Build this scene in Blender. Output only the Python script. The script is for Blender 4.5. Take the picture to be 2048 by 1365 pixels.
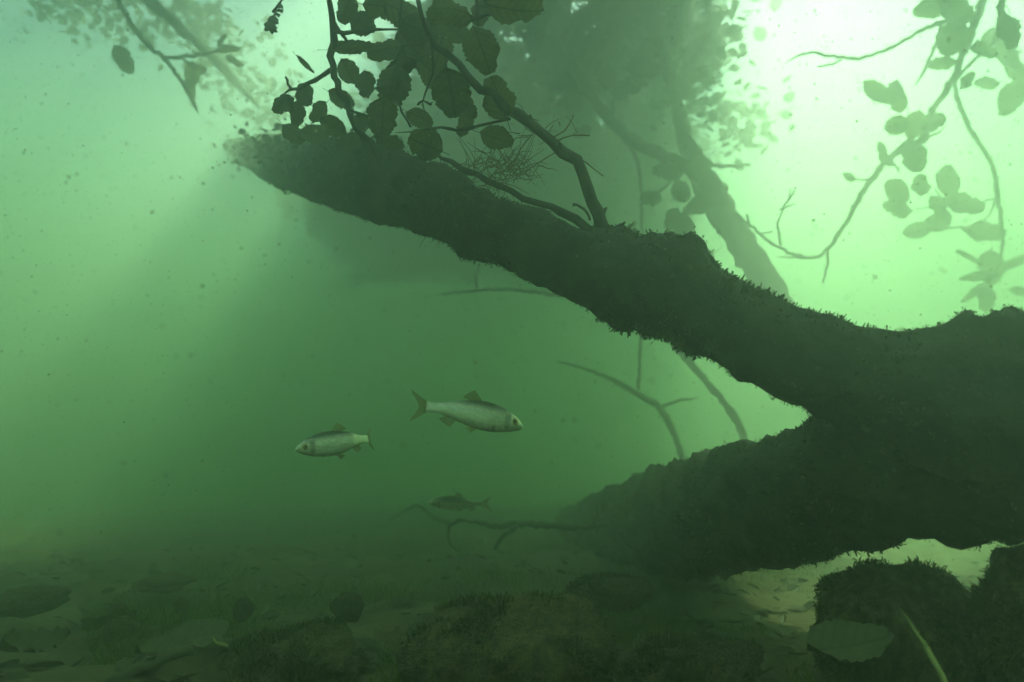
import bpy, math, random
import numpy as np
from mathutils import Vector, Matrix, Euler, noise as mnoise

random.seed(7)
rng = np.random.default_rng(7)
scene = bpy.context.scene
for _o in list(bpy.data.objects):
    bpy.data.objects.remove(_o)
COL = scene.collection

# ------------------------------------------------------------------ camera
CAM_H = 0.27
PITCH = math.radians(9.0)
FPX = 1335.0                       # focal length in pixels of the 2048 wide photograph
cam_d = bpy.data.cameras.new('camera')
cam_d.sensor_width = 36.0
cam_d.lens = 36.0 * FPX / 2048.0
cam_d.clip_start = 0.02
cam_d.clip_end = 500.0
cam_d.dof.use_dof = True
cam_d.dof.focus_distance = 0.9
cam_d.dof.aperture_fstop = 4.0
cam = bpy.data.objects.new('camera', cam_d)
COL.objects.link(cam)
cam.location = (0, 0, CAM_H)
cam.rotation_euler = (math.pi / 2 + PITCH, 0, 0)
scene.camera = cam

# ------------------------------------------------------------------ light
SUN_EL = math.radians(57.0)
SUN_AZ = math.radians(24.0)        # to the right of straight ahead (+Y)
world = bpy.data.worlds.new('World')
scene.world = world
world.use_nodes = True
wn = world.node_tree
bg = wn.nodes['Background']
sky = wn.nodes.new('ShaderNodeTexSky')
sky.sky_type = 'NISHITA'
sky.sun_disc = False
sky.sun_elevation = SUN_EL
sky.sun_rotation = SUN_AZ
wn.links.new(sky.outputs[0], bg.inputs[0])
bg.inputs[1].default_value = 0.10

sun_d = bpy.data.lights.new('sun', 'SUN')
sun_d.energy = 5.0
sun_d.angle = math.radians(7.0)     # spread by the rippled surface
sun_d.color = (1.0, 0.95, 0.88)
sun = bpy.data.objects.new('sun', sun_d)
COL.objects.link(sun)
to_sun = Vector((math.sin(SUN_AZ) * math.cos(SUN_EL), math.cos(SUN_AZ) * math.cos(SUN_EL), math.sin(SUN_EL)))
sun.rotation_euler = (-to_sun).to_track_quat('-Z', 'Y').to_euler()
sun.location = to_sun * 20

scene.view_settings.view_transform = 'Standard'
scene.view_settings.look = 'None'
scene.view_settings.exposure = 2.76
scene.view_settings.gamma = 1.0
scene.view_settings.use_curve_mapping = False
cy = scene.cycles
cy.max_bounces = 8
cy.diffuse_bounces = 2
cy.glossy_bounces = 2
cy.transmission_bounces = 3
cy.volume_bounces = 2
cy.transparent_max_bounces = 8
cy.use_adaptive_sampling = True
cy.adaptive_threshold = 0.02
cy.use_denoising = True
cy.denoiser = 'OPENIMAGEDENOISE'
cy.caustics_reflective = False
cy.caustics_refractive = False
cy.sample_clamp_indirect = 4.0

# ------------------------------------------------------------------ helpers
_F = Vector((0, math.cos(PITCH), math.sin(PITCH)))
_U = Vector((0, -math.sin(PITCH), math.cos(PITCH)))
_C = Vector((0, 0, CAM_H))


def at(px, py, d):
    """The world point seen at pixel (px, py) of the photograph, d metres ahead."""
    return _C + _F * d + Vector((1, 0, 0)) * ((px - 1024) / FPX * d) + _U * ((682.5 - py) / FPX * d)


def fbm(p, s=1.0, o=3):
    return mnoise.fractal(Vector(p) * s, 1.0, 2.0, o)


class MB:
    def __init__(self):
        self.v = []
        self.f = []

    def add(self, verts, faces):
        n = len(self.v)
        self.v.extend(tuple(p) for p in verts)
        self.f.extend(tuple(i + n for i in f) for f in faces)

    def tube(self, pts, rad, seg=8, cap=True, rough=0.0, rs=30.0, start=0):
        pts = [Vector(p) for p in pts]
        n = len(pts)
        rings = []
        t0 = (pts[1] - pts[0]).normalized()
        a = t0.orthogonal().normalized()
        for i in range(n):
            t = (pts[min(i + 1, n - 1)] - pts[max(i - 1, 0)]).normalized()
            a = (a - t * a.dot(t)).normalized()
            b = t.cross(a)
            ring = []
            for k in range(seg):
                th = 2 * math.pi * k / seg
                dv = a * math.cos(th) + b * math.sin(th)
                r = rad[i]
                q = pts[i] + dv * r
                if rough:
                    q = q + dv * r * rough * fbm(q, rs)
                ring.append(q)
            rings.append(ring)
        base = len(self.v)
        for ring in rings:
            self.v.extend(tuple(q) for q in ring)
        for i in range(n - 1):
            for k in range(seg):
                k2 = (k + 1) % seg
                self.f.append((base + i * seg + k, base + i * seg + k2, base + (i + 1) * seg + k2, base + (i + 1) * seg + k))
        if cap:
            self.f.append(tuple(base + k for k in reversed(range(seg))))
            self.f.append(tuple(base + (n - 1) * seg + k for k in range(seg)))

    def mesh(self, name, smooth=True):
        me = bpy.data.meshes.new(name)
        me.from_pydata(self.v, [], self.f)
        if smooth:
            me.polygons.foreach_set('use_smooth', [True] * len(me.polygons))
        me.update()
        return me

    def build(self, name, mat, parent=None, smooth=True):
        return link(name, self.mesh(name, smooth), mat, parent)


def link(name, me, mat=None, parent=None):
    o = bpy.data.objects.new(name, me)
    COL.objects.link(o)
    if mat is not None and me is not None and not me.materials:
        me.materials.append(mat)
    if parent is not None:
        o.parent = parent
        o.matrix_parent_inverse = world_of(parent).inverted()
    return o


def world_of(o):
    m = o.matrix_basis.copy()
    if o.parent is not None:
        m = world_of(o.parent) @ o.matrix_parent_inverse @ m
    return m


def thing(name, loc, label, cat, group=None):
    o = bpy.data.objects.new(name, None)
    o.empty_display_size = 0.05
    COL.objects.link(o)
    o.location = loc
    tag(o, label, cat, group)
    return o


def tag(o, label=None, cat=None, group=None, kind=None):
    if label: o['label'] = label
    if cat: o['category'] = cat
    if group: o['group'] = group
    if kind: o['kind'] = kind
    return o


def smooth_path(pts, rad, step=0.02):
    """Catmull-Rom through the points, with radii."""
    P = [np.array(p, float) for p in pts]
    R = list(rad)
    op, orr = [], []
    n = len(P)
    for i in range(n - 1):
        p0, p1, p2, p3 = P[max(i - 1, 0)], P[i], P[i + 1], P[min(i + 2, n - 1)]
        m = max(2, int(np.linalg.norm(p2 - p1) / step))
        for j in range(m):
            t = j / m
            q = 0.5 * ((2 * p1) + (p2 - p0) * t + (2 * p0 - 5 * p1 + 4 * p2 - p3) * t * t + (3 * p1 - p0 - 3 * p2 + p3) * t ** 3)
            op.append(Vector(q))
            orr.append(R[i] + (R[i + 1] - R[i]) * t)
    op.append(Vector(P[-1]))
    orr.append(R[-1])
    return op, orr


def px_path(lst, step=0.02):
    """[(px, py, r_px, depth), ...] -> smooth world path."""
    pts = [at(x, y, d) for x, y, r, d in lst]
    rad = [r * d / FPX for x, y, r, d in lst]
    return smooth_path(pts, rad, step)


# ------------------------------------------------------------------ materials
def material(name):
    m = bpy.data.materials.new(name)
    m.use_nodes = True
    nt = m.node_tree
    return m, nt, nt.nodes['Principled BSDF']


def noise_mat(name, c1, c2, scale, rough=0.8, bump=0.0, bscale=None, bdist=0.004, c3=None, spec=0.3, mid=(0.35, 0.65)):
    m, nt, p = material(name)
    tc = nt.nodes.new('ShaderNodeTexCoord')
    n = nt.nodes.new('ShaderNodeTexNoise')
    n.inputs['Scale'].default_value = scale
    n.inputs['Detail'].default_value = 6
    n.inputs['Roughness'].default_value = 0.65
    r = nt.nodes.new('ShaderNodeValToRGB')
    r.color_ramp.elements[0].position = mid[0]
    r.color_ramp.elements[0].color = (*c1, 1)
    r.color_ramp.elements[1].position = mid[1]
    r.color_ramp.elements[1].color = (*c2, 1)
    if c3:
        e = r.color_ramp.elements.new(min(0.98, mid[1] + 0.12))
        e.color = (*c3, 1)
    nt.links.new(tc.outputs['Object'], n.inputs['Vector'])
    nt.links.new(n.outputs[0], r.inputs[0])
    nt.links.new(r.outputs[0], p.inputs['Base Color'])
    p.inputs['Roughness'].default_value = rough
    p.inputs['Specular IOR Level'].default_value = spec
    if bump:
        n2 = nt.nodes.new('ShaderNodeTexNoise')
        n2.inputs['Scale'].default_value = bscale or scale * 4
        n2.inputs['Detail'].default_value = 8
        nt.links.new(tc.outputs['Object'], n2.inputs['Vector'])
        b = nt.nodes.new('ShaderNodeBump')
        b.inputs['Strength'].default_value = bump
        b.inputs['Distance'].default_value = bdist
        nt.links.new(n2.outputs[0], b.inputs['Height'])
        nt.links.new(b.outputs[0], p.inputs['Normal'])
    return m


def leaf_mat(name, c1, c2, trans=0.35, veins=0.0):
    m, nt, p = material(name)
    out = nt.nodes['Material Output']
    oi = nt.nodes.new('ShaderNodeObjectInfo')
    tc = nt.nodes.new('ShaderNodeTexCoord')
    n = nt.nodes.new('ShaderNodeTexNoise')
    n.inputs['Scale'].default_value = 5
    n.inputs['Detail'].default_value = 5
    nt.links.new(tc.outputs['Object'], n.inputs['Vector'])
    ad = nt.nodes.new('ShaderNodeMath')
    ad.operation = 'MULTIPLY_ADD'
    nt.links.new(n.outputs[0], ad.inputs[0])
    ad.inputs[1].default_value = 0.9
    sub = nt.nodes.new('ShaderNodeMath')
    sub.operation = 'MULTIPLY_ADD'
    nt.links.new(oi.outputs['Random'], sub.inputs[0])
    sub.inputs[1].default_value = 0.5
    sub.inputs[2].default_value = -0.2
    nt.links.new(sub.outputs[0], ad.inputs[2])
    mix = nt.nodes.new('ShaderNodeMix')
    mix.data_type = 'RGBA'
    nt.links.new(ad.outputs[0], mix.inputs[0])
    mix.inputs[6].default_value = (*c1, 1)
    mix.inputs[7].default_value = (*c2, 1)
    # veins: midrib and slanting side veins from the leaf's own coordinates
    sx = nt.nodes.new('ShaderNodeSeparateXYZ')
    nt.links.new(tc.outputs['Object'], sx.inputs[0])
    def mth(op, a, b):
        q = nt.nodes.new('ShaderNodeMath')
        q.operation = op
        for k_, v_ in enumerate((a, b)):
            if isinstance(v_, (int, float)):
                q.inputs[k_].default_value = v_
            elif v_ is not None:
                nt.links.new(v_, q.inputs[k_])
        return q.outputs[0]
    ay_ = mth('ABSOLUTE', sx.outputs[1], None)
    ph = mth('SUBTRACT', sx.outputs[0], mth('MULTIPLY', ay_, 0.75))
    sv = mth('POWER', mth('ABSOLUTE', mth('SINE', mth('MULTIPLY', ph, 22.0), None), None), 14.0)
    sv = mth('SUBTRACT', 1.0, mth('POWER', mth('ABSOLUTE', mth('SINE', mth('MULTIPLY', ph, 22.0), None), None), 0.35))
    mr = mth('LESS_THAN', ay_, 0.014)
    vein = mth('MINIMUM', mth('ADD', mth('MULTIPLY', sv, 0.8), mr), 1.0)
    vm = nt.nodes.new('ShaderNodeMix')
    vm.data_type = 'RGBA'
    nt.links.new(mth('MULTIPLY', vein, veins), vm.inputs[0])
    nt.links.new(mix.outputs[2], vm.inputs[6])
    vm.inputs[7].default_value = (c1[0] * 0.45, c1[1] * 0.4, c1[2] * 0.4, 1)
    mix = vm
    nt.links.new(mix.outputs[2], p.inputs['Base Color'])
    p.inputs['Roughness'].default_value = 0.6
    p.inputs['Specular IOR Level'].default_value = 0.2
    tr = nt.nodes.new('ShaderNodeBsdfTranslucent')
    nt.links.new(mix.outputs[2], tr.inputs['Color'])
    ms = nt.nodes.new('ShaderNodeMixShader')
    ms.inputs[0].default_value = trans
    nt.links.new(p.outputs[0], ms.inputs[1])
    nt.links.new(tr.outputs[0], ms.inputs[2])
    nt.links.new(ms.outputs[0], out.inputs['Surface'])
    return m


M = {}
M['bark'] = noise_mat('bark', (0.018, 0.016, 0.010), (0.06, 0.055, 0.032), 22, 0.9, 0.9, 90, 0.004)
M['moss'] = noise_mat('moss', (0.022, 0.022, 0.009), (0.11, 0.10, 0.042), 18, 0.95, c3=(0.36, 0.32, 0.18), spec=0.1)
M['twig'] = noise_mat('twig', (0.03, 0.026, 0.018), (0.08, 0.07, 0.045), 40, 0.85, 0.5, 160, 0.001)
M['leaf'] = leaf_mat('leaf', (0.05, 0.06, 0.018), (0.20, 0.19, 0.06), 0.5, 0.8)
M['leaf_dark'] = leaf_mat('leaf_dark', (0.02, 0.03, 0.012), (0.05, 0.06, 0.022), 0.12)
M['leaf_pale'] = leaf_mat('leaf_pale', (0.05, 0.09, 0.02), (0.14, 0.17, 0.05), 0.45, 0.7)
M['fibre'] = noise_mat('fibre', (0.09, 0.05, 0.02), (0.18, 0.11, 0.04), 30, 0.8)
M['bed'] = noise_mat('bed', (0.045, 0.033, 0.013), (0.15, 0.112, 0.045), 5, 0.95, 0.8, 60, 0.006, c3=(0.28, 0.22, 0.10))
M['silt'] = noise_mat('silt', (0.10, 0.088, 0.045), (0.32, 0.28, 0.16), 14, 0.95, 0.8, 40, 0.006)  # paler than the bed, to paint in the sun on it
M['stone'] = noise_mat('stone', (0.06, 0.044, 0.016), (0.26, 0.19, 0.075), 9, 0.9, 1.0, 45, 0.012, c3=(0.42, 0.32, 0.15))
M['algae'] = leaf_mat('algae', (0.05, 0.08, 0.01), (0.16, 0.20, 0.025), 0.5)
M['algae_fur'] = noise_mat('algae_fur', (0.045, 0.045, 0.012), (0.13, 0.12, 0.04), 10, 0.95, c3=(0.20, 0.17, 0.08), spec=0.1)
M['litter'] = leaf_mat('litter', (0.05, 0.042, 0.02), (0.15, 0.125, 0.06), 0.2, 0.5)
M['old_leaf'] = leaf_mat('old_leaf', (0.07, 0.07, 0.03), (0.22, 0.20, 0.10), 0.2, 0.6)
M['stem'] = noise_mat('stem', (0.20, 0.19, 0.05), (0.38, 0.34, 0.12), 25, 0.6)
M['speck'] = noise_mat('speck', (0.05, 0.06, 0.03), (0.4, 0.42, 0.28), 0.9, 0.9)

ZTOP = 2.90                        # the water's upper face

# ------------------------------------------------------------------ lake bed
STONES = []


def bed_z(x, y):
    z = (0.045 * fbm((x, y, 0.3), 1.4, 4) + 0.018 * fbm((x, y, 5.1), 6.5, 4)) / (1 + 0.8 * max(0.0, y - 1.2))
    z -= 0.01 + 0.055 * max(0.0, min(y, 9.0) - 0.7)
    return z


def build_bed():
    # one sheet, fine in front of the camera, coarse far out
    def axis(lim, fine0, fine1, nf, ng):
        a = np.linspace(fine0, fine1, nf)
        k = np.linspace(0, 1, ng + 1)[1:] ** 2
        lo = fine0 + (-lim - fine0) * k[::-1]
        hi = fine1 + (lim - fine1) * k
        return np.concatenate([lo, a, hi])
    xs = axis(13.0, -2.2, 2.2, 220, 22)
    ys = axis(13.0, 0.3, 3.6, 200, 22)
    v = []
    for y in ys:
        for x in xs:
            v.append((x, y, bed_z(x, y)))
    nx = len(xs)
    f = [(j * nx + i, j * nx + i + 1, (j + 1) * nx + i + 1, (j + 1) * nx + i) for j in range(len(ys) - 1) for i in range(nx - 1)]
    mb = MB()
    mb.v, mb.f = v, f
    return tag(mb.build('lake_bed', M['bed']), kind='structure')


bed = build_bed()


def build_sunlit_silt():
    v, f, n = [], [], 40
    for j in range(n + 1):
        for i in range(n + 1):
            a, r_ = 2 * math.pi * i / n, (j / n)
            k = 0.85 + 0.3 * fbm((math.cos(a), math.sin(a), 2.2), 1.2, 3)
            x, y = 1.75 + math.cos(a) * 1.05 * r_ * k, 2.7 + math.sin(a) * 0.95 * r_ * k
            v.append((x, y, bed_z(x, y) + 0.03 * (1 - r_ ** 2) + 0.012 * fbm((x, y, 9), 7, 3) + 0.004 - 0.03 * r_ ** 6))
    for j in range(n):
        for i in range(n):
            f.append((j * (n + 1) + i, j * (n + 1) + i + 1, (j + 1) * (n + 1) + i + 1, (j + 1) * (n + 1) + i))
    mb = MB()
    mb.v, mb.f = v, f
    return tag(mb.build('sunlit_silt', M['silt']), kind='structure')  # pale sheet laid to brighten the bed where sun strikes it


build_sunlit_silt()


# ------------------------------------------------------------------ leaf meshes
def leaf_mesh(name, seed, teeth=9, cup=0.10, notch=True):
    """Round alder leaf, unit length along +X from the stalk, in the XY plane, with serrated rim, fold and veins."""
    r = random.Random(seed)
    ts = np.linspace(0, 1, teeth * 2 + 1)
    mb = MB()
    left, mid, right, inl, inr = [], [], [], [], []
    bite, bt = r.choice((0, 0, 0.22, 0.15)), r.uniform(0.35, 0.85)
    for i, t in enumerate(ts):
        w = 0.40 * (math.sin(math.pi * min(1, t ** 0.80)) ** 0.62) if 0 < t < 1 else 0.0
        w *= 1 - bite * math.exp(-((t - bt) / 0.09) ** 2)
        tooth = (0.016 if i % 2 else -0.012) * (1 if 0 < t < 1 else 0)
        z0 = cup * (t - 0.5) ** 2 * 1.6 - 0.05 * cup
        wl = w * r.uniform(0.94, 1.05) + tooth + r.uniform(-0.025, 0.025) * (w > 0)
        wr = w * r.uniform(0.94, 1.05) + tooth + r.uniform(-0.025, 0.025) * (w > 0)
        vein = 0.012 if i % 2 else -0.008
        mid.append((t, 0, z0 - 0.02))
        inl.append((t + 0.03 * (w > 0), wl * 0.55, z0 + cup * 0.35 + vein + r.uniform(-.006, .006)))
        inr.append((t + 0.03 * (w > 0), -wr * 0.55, z0 + cup * 0.35 + vein + r.uniform(-.006, .006)))
        left.append((t + 0.05 * (w > 0), wl, z0 + cup * 0.9 * (0.6 + 0.4 * r.random())))
        right.append((t + 0.05 * (w > 0), -wr, z0 + cup * 0.9 * (0.6 + 0.4 * r.random())))
    n = len(ts)
    rows = [left, inl, mid, inr, right]
    v = [p for row in rows for p in row]
    f = []
    for a in range(4):
        for i in range(n - 1):
            f.append((a * n + i, (a + 1) * n + i, (a + 1) * n + i + 1, a * n + i + 1))
    mb.add(v, f)
    # stalk
    mb.tube([(-0.22, 0, 0.02), (-0.1, 0, -0.015), (0.02, 0, -0.02)], [0.012, 0.011, 0.012], 4)
    return mb.mesh(name)


LEAVES = [leaf_mesh('leaf_blade', 11, 9, 0.10), leaf_mesh('leaf_blade', 12, 8, 0.18), leaf_mesh('leaf_blade', 13, 10, 0.05), leaf_mesh('leaf_blade', 14, 9, 0.26), leaf_mesh('leaf_blade', 15, 11, 0.2), leaf_mesh('leaf_blade', 16, 8, 0.34), leaf_mesh('leaf_blade', 17, 10, 0.14)]
for me_ in LEAVES:
    me_.materials.append(M['leaf'])
LEAVES_P = [m_.copy() for m_ in LEAVES]
for me_ in LEAVES_P:
    me_.materials.clear()
    me_.materials.append(M['leaf_pale'])


def px_leaf(cx, cy, L, W, ang, d, parent, meshes=LEAVES, tilt=0.35):
    """A leaf whose outline covers an ellipse L x W (pixels) at angle ang (degrees, image clockwise) at depth d."""
    a = math.radians(ang)
    t1, t2 = random.uniform(-tilt, tilt), random.uniform(-tilt, tilt)
    ax = Vector((1, 0, 0)) * math.cos(a) - _U * math.sin(a)
    nz = -_F
    ay = nz.cross(ax)
    Lm, Wm = L * d / FPX, W * d / FPX
    rot = Matrix((ax, ay, nz)).transposed().to_4x4()
    tl = Euler((t1, t2, 0)).to_matrix().to_4x4()
    c = at(cx, cy, d)
    o = link('leaf', random.choice(meshes), None, None)
    sc = Matrix.Diagonal((Lm / math.cos(t2), Wm / 0.82 / math.cos(t1), Lm * random.choice((-0.9, 0.6, 0.9)), 1))
    o.parent = parent
    o.matrix_parent_inverse = world_of(parent).inverted()
    o.matrix_basis = Matrix.Translation(c) @ rot @ tl @ sc @ Matrix.Translation((-0.5, 0, 0))
    return o


# ------------------------------------------------------------------ moss (small tufts on a surface)
def moss_on(me, mat, parent, count, length, bushy=(), seed=1, name='moss', blades=4, mw=None, patch=8.0, bare=None):
    """Short blunt fronds standing on the faces of a mesh (one part, kind stuff)."""
    r = np.random.default_rng(seed)
    me.calc_loop_triangles()
    V = np.array([v.co[:] for v in me.vertices])
    T = np.array([t.vertices[:] for t in me.loop_triangles])
    A, B, C = V[T[:, 0]], V[T[:, 1]], V[T[:, 2]]
    N = np.cross(B - A, C - A)
    ar = np.linalg.norm(N, axis=1)
    N /= ar[:, None] + 1e-12
    # only where the camera's side or the outline could show it
    idx = r.choice(len(T), count, p=ar / ar.sum())
    u, w = r.random(count), r.random(count)
    flip = u + w > 1
    u[flip], w[flip] = 1 - u[flip], 1 - w[flip]
    P = A[idx] + (B[idx] - A[idx]) * u[:, None] + (C[idx] - A[idx]) * w[:, None]
    Nn = N[idx]
    fv = np.array([fbm(p, patch, 4) for p in V])
    dens = (0.5 + 1.3 * fv[T[idx]].mean(1) * 1.15).clip(0.08, 1.8)
    if bare is not None:
        dens = np.where(dens < bare, 0.02, dens)
    for c, rad, k in bushy:
        dd = np.linalg.norm(P - np.array(c), axis=1)
        dens += k * np.clip(1 - dd / rad, 0, 1) ** 1.5
    Ls = length * dens * r.uniform(0.6, 1.3, count)
    verts, faces = [], []
    n0 = 0
    allv = []
    allf = []
    for b in range(blades):
        rnd = r.normal(size=(count, 3))
        D = Nn * 0.8 + rnd * 0.6
        D /= np.linalg.norm(D, axis=1)[:, None]
        S = np.cross(D, r.normal(size=(count, 3)))
        S /= np.linalg.norm(S, axis=1)[:, None]
        wd = (mw or 0.0011) * r.uniform(0.6, 1.4, count) * (0.6 + 0.5 * dens)
        L = Ls * r.uniform(0.6, 1.1, count)
        off = r.normal(size=(count, 3)) * 0.002
        b0 = P + off - S * wd[:, None] * 0.6 - Nn * 0.002
        b1 = P + off + S * wd[:, None] * 0.6 - Nn * 0.002
        bend = r.normal(size=(count, 3)) * 0.18
        mid = P + off + D * (L * 0.6)[:, None]
        m0 = mid - S * wd[:, None]
        m1 = mid + S * wd[:, None]
        tip = P + off + (D + bend) * L[:, None]
        blk = np.stack([b0, b1, m1, m0, tip], 1).reshape(-1, 3)
        base = n0 + np.arange(count) * 5
        q = np.stack([base, base + 1, base + 2, base + 3], 1)
        t = np.stack([base + 3, base + 2, base + 4], 1)
        allv.append(blk)
        allf.extend(q.tolist())
        allf.extend(t.tolist())
        n0 += count * 5
    mm = bpy.data.meshes.new(name)
    mm.from_pydata(np.concatenate(allv).tolist(), [], allf)
    mm.update()
    o = link(name, mm, mat, parent)
    o['kind'] = 'stuff'
    return o


# ------------------------------------------------------------------ the fallen tree
tree = thing('fallen_alder_tree', at(1900, 1000, 0.712), 'thick dark mossy alder trunk leaning across the water from lower right', 'tree')

main_path = [(2330, 900, 215, 0.645), (2180, 850, 205, 0.645), (2040, 830, 195, 0.66), (1900, 815, 155, 0.675), (1780, 778, 120, 0.698), (1690, 742, 104, 0.72),
             (1600, 712, 96, 0.742), (1500, 668, 90, 0.772), (1400, 616, 90, 0.802), (1300, 574, 88, 0.833), (1200, 545, 82, 0.87), (1100, 505, 72, 0.907),
             (1000, 465, 68, 0.953), (900, 420, 68, 1.02), (800, 384, 72, 1.14), (700, 355, 68, 1.42), (640, 340, 62, 1.9), (590, 328, 54, 2.5), (550, 318, 46, 3.2), (515, 308, 34, 4.0), (480, 300, 22, 4.7), (455, 296, 8, 5.2)]
pp, rr = px_path(main_path, 0.008)
mb = MB()
mb.tube(pp, [r * 0.95 for r in rr], 72, True, 0.20, 26)
bush = [(at(1345, 470, 0.81), 0.056, 2.6), (at(1400, 500, 0.802), 0.041, 2.2), (at(1235, 640, 0.855), 0.034, 1.2), (at(1240, 465, 0.855), 0.030, 2.0), (at(930, 505, 0.998), 0.030, 1.0),
        (at(1920, 655, 0.66), 0.053, 2.6), (at(2040, 640, 0.645), 0.045, 2.4), (at(740, 320, 1.163), 0.068, 1.4), (at(640, 320, 1.312), 0.068, 1.2), (at(870, 350, 1.035), 0.053, 1.2)]
ax_pts = pp


def swell(vlist, lumps, axis, amount):
    out = []
    for v in vlist:
        v = Vector(v)
        k = 0.0
        for c, rad, g in lumps:
            dd = (v - c).length
            if dd < rad * 1.3:
                k += g * (1 - dd / (rad * 1.3)) ** 1.3
        if k > 0:
            near = min(axis, key=lambda q: (q - v).length_squared)
            n = (v - near).normalized()
            v = v + n * amount * k * (0.8 + 0.5 * fbm(v, 40, 2))
        out.append(tuple(v))
    return out


mb.v = swell(mb.v, bush, pp, 0.010)
trunk = mb.build('trunk', M['bark'], tree)
moss_on(trunk.data, M['moss'], trunk, 62000, 0.0040, [(c, r_, g * 0.25) for c, r_, g in bush], 3, mw=0.0008)

# lower stem that leaves the stump towards the back left and sinks to the bed
low_path = [(2330, 960, 190, 0.645), (2180, 950, 170, 0.653), (2020, 930, 150, 0.675), (1860, 935, 140, 0.72), (1720, 955, 135, 0.79), (1600, 985, 125, 0.90), (1490, 1012, 118, 1.12), (1390, 1035, 108, 1.5), (1300, 1055, 96, 2.1), (1220, 1070, 80, 2.9), (1160, 1080, 60, 3.8)]
pp, rr = px_path(low_path, 0.010)
mb = MB()
mb.tube(pp, [r * 0.95 for r in rr], 60, True, 0.28, 20)
stem2 = mb.build('lower_stem', M['bark'], tree)
moss_on(stem2.data, M['moss'], stem2, 42000, 0.0047, [(at(1575, 870, 0.9), 0.07, 0.6), (at(1480, 890, 0.975), 0.06, 0.5)], 4, mw=0.0009)


def branch(lst, parent, name='branch', mat='twig', seg=7, step=0.015, rough=0.25):
    p, r = px_path(lst, step)
    for q in (1, 2, 3, 4):
        if len(r) > 8:
            r[-q] *= (0.25, 0.5, 0.7, 0.85)[q - 1]
    for q in range(2, len(p) - 1):
        w_ = min(r[q] * 0.7, 0.004)
        p[q] = p[q] + Vector((random.uniform(-w_, w_), random.uniform(-w_, w_), random.uniform(-w_, w_)))
        r[q] *= random.uniform(0.88, 1.14)
    m = MB()
    m.tube(p, r, seg, True, rough, 90)
    # small buds and leaf scars along the twig
    for i in range(2, len(p) - 2, 3):
        if random.random() < 0.75 and r[i] < 0.011:
            t = (p[i + 1] - p[i - 1]).normalized()
            s = t.orthogonal().normalized()
            s = Matrix.Rotation(random.uniform(0, 6.28), 3, t) @ s
            dv = (t * 0.8 + s).normalized()
            l_ = max(r[i] * 1.5, 0.0045)
            m.tube([p[i], p[i] + dv * l_ * 0.6, p[i] + dv * l_ * 1.3], [r[i] * 0.5, r[i] * 0.5, r[i] * 0.12], 5)
    return m.build(name, M[mat], parent)


D0 = 1.12
b1 = branch([(1207, 475, 17, 0.862), (1200, 440, 15, 0.862), (1188, 400, 14, 0.855), (1165, 350, 13, 0.847), (1130, 306, 12, 0.84), (1085, 265, 11, 0.833), (1035, 232, 10, 0.825), (985, 195, 9, 0.818),
             (940, 155, 8, 0.81), (890, 108, 7, 0.795), (858, 70, 6, 0.788), (846, 30, 5, 0.78), (830, -30, 4.5, 0.772), (812, -90, 4, 0.765)], tree)
b2 = branch([(1190, 470, 9, 0.862), (1150, 440, 8, 0.862), (1100, 413, 8, 0.87), (1050, 395, 7, 0.877), (1000, 370, 7, 0.885), (930, 340, 6, 0.892), (885, 315, 5, 0.9), (850, 290, 4, 0.9)], tree)
b3 = branch([(760, 315, 7, 1.087), (742, 290, 7, 1.065), (715, 255, 7, 1.035), (690, 207, 7, 1.005), (673, 165, 7, 0.983), (662, 130, 7, 0.968), (665, 60, 7, 0.938), (655, 0, 7, 0.915), (640, -60, 6, 0.9)], tree)
branch([(661, 140, 5, 0.975), (640, 155, 4.5, 0.983), (612, 170, 4.5, 0.998), (582, 181, 4, 1.013), (560, 192, 3, 1.02)], b3, 'twig')
branch([(584, 181, 3, 1.013), (577, 168, 3, 1.013), (571, 154, 2, 1.013)], b3, 'twig')
branch([(664, 62, 4, 0.938), (690, 66, 4, 0.938), (722, 62, 3.5, 0.945), (770, 60, 3, 0.953), (850, 62, 3, 0.96)], b3, 'twig')
branch([(664, 40, 4, 0.938), (680, 62, 3.5, 0.938), (694, 85, 3, 0.938)], b3, 'twig')
branch([(700, 222, 3, 1.013), (722, 228, 2.5, 1.013), (742, 232, 2, 1.013)], b3, 'twig')
branch([(1020, 238, 3, 0.825), (960, 252, 3, 0.847), (915, 262, 3, 0.862), (882, 253, 3, 0.87), (832, 262, 2.5, 0.885), (790, 266, 2, 0.9)], b1, 'twig')
branch([(822, 255, 2.5, 0.885), (806, 225, 2.5, 0.877), (795, 200, 2, 0.87)], b1, 'twig')
branch([(860, 70, 3, 0.788), (866, 110, 3, 0.795), (864, 150, 2.5, 0.802), (850, 185, 2, 0.81), (846, 205, 2, 0.81), (850, 225, 3, 0.81)], b1, 'twig')
branch([(848, 200, 1.6, 0.81), (838, 207, 3, 0.81), (834, 209, 2, 0.81)], b1, 'twig')
branch([(848, 203, 1.6, 0.81), (860, 207, 3, 0.81), (863, 208, 2, 0.81)], b1, 'twig')
branch([(945, 40, 4, 0.772), (957, 30, 4, 0.772), (950, -20, 4, 0.765), (940, -60, 4, 0.75)], b1, 'twig')
branch([(942, 42, 3, 0.772), (975, 30, 3, 0.772), (990, 26, 2.5, 0.772)], b1, 'twig')
branch([(800, 62, 2.5, 0.9), (800, 30, 2.5, 0.9), (806, -20, 2.5, 0.892)], b1, 'twig')
branch([(1180, 440, 3, 0.855), (1175, 425, 2.6, 0.847), (1160, 414, 2.6, 0.84), (1146, 410, 3.4, 0.84)], tree, 'twig')

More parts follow.
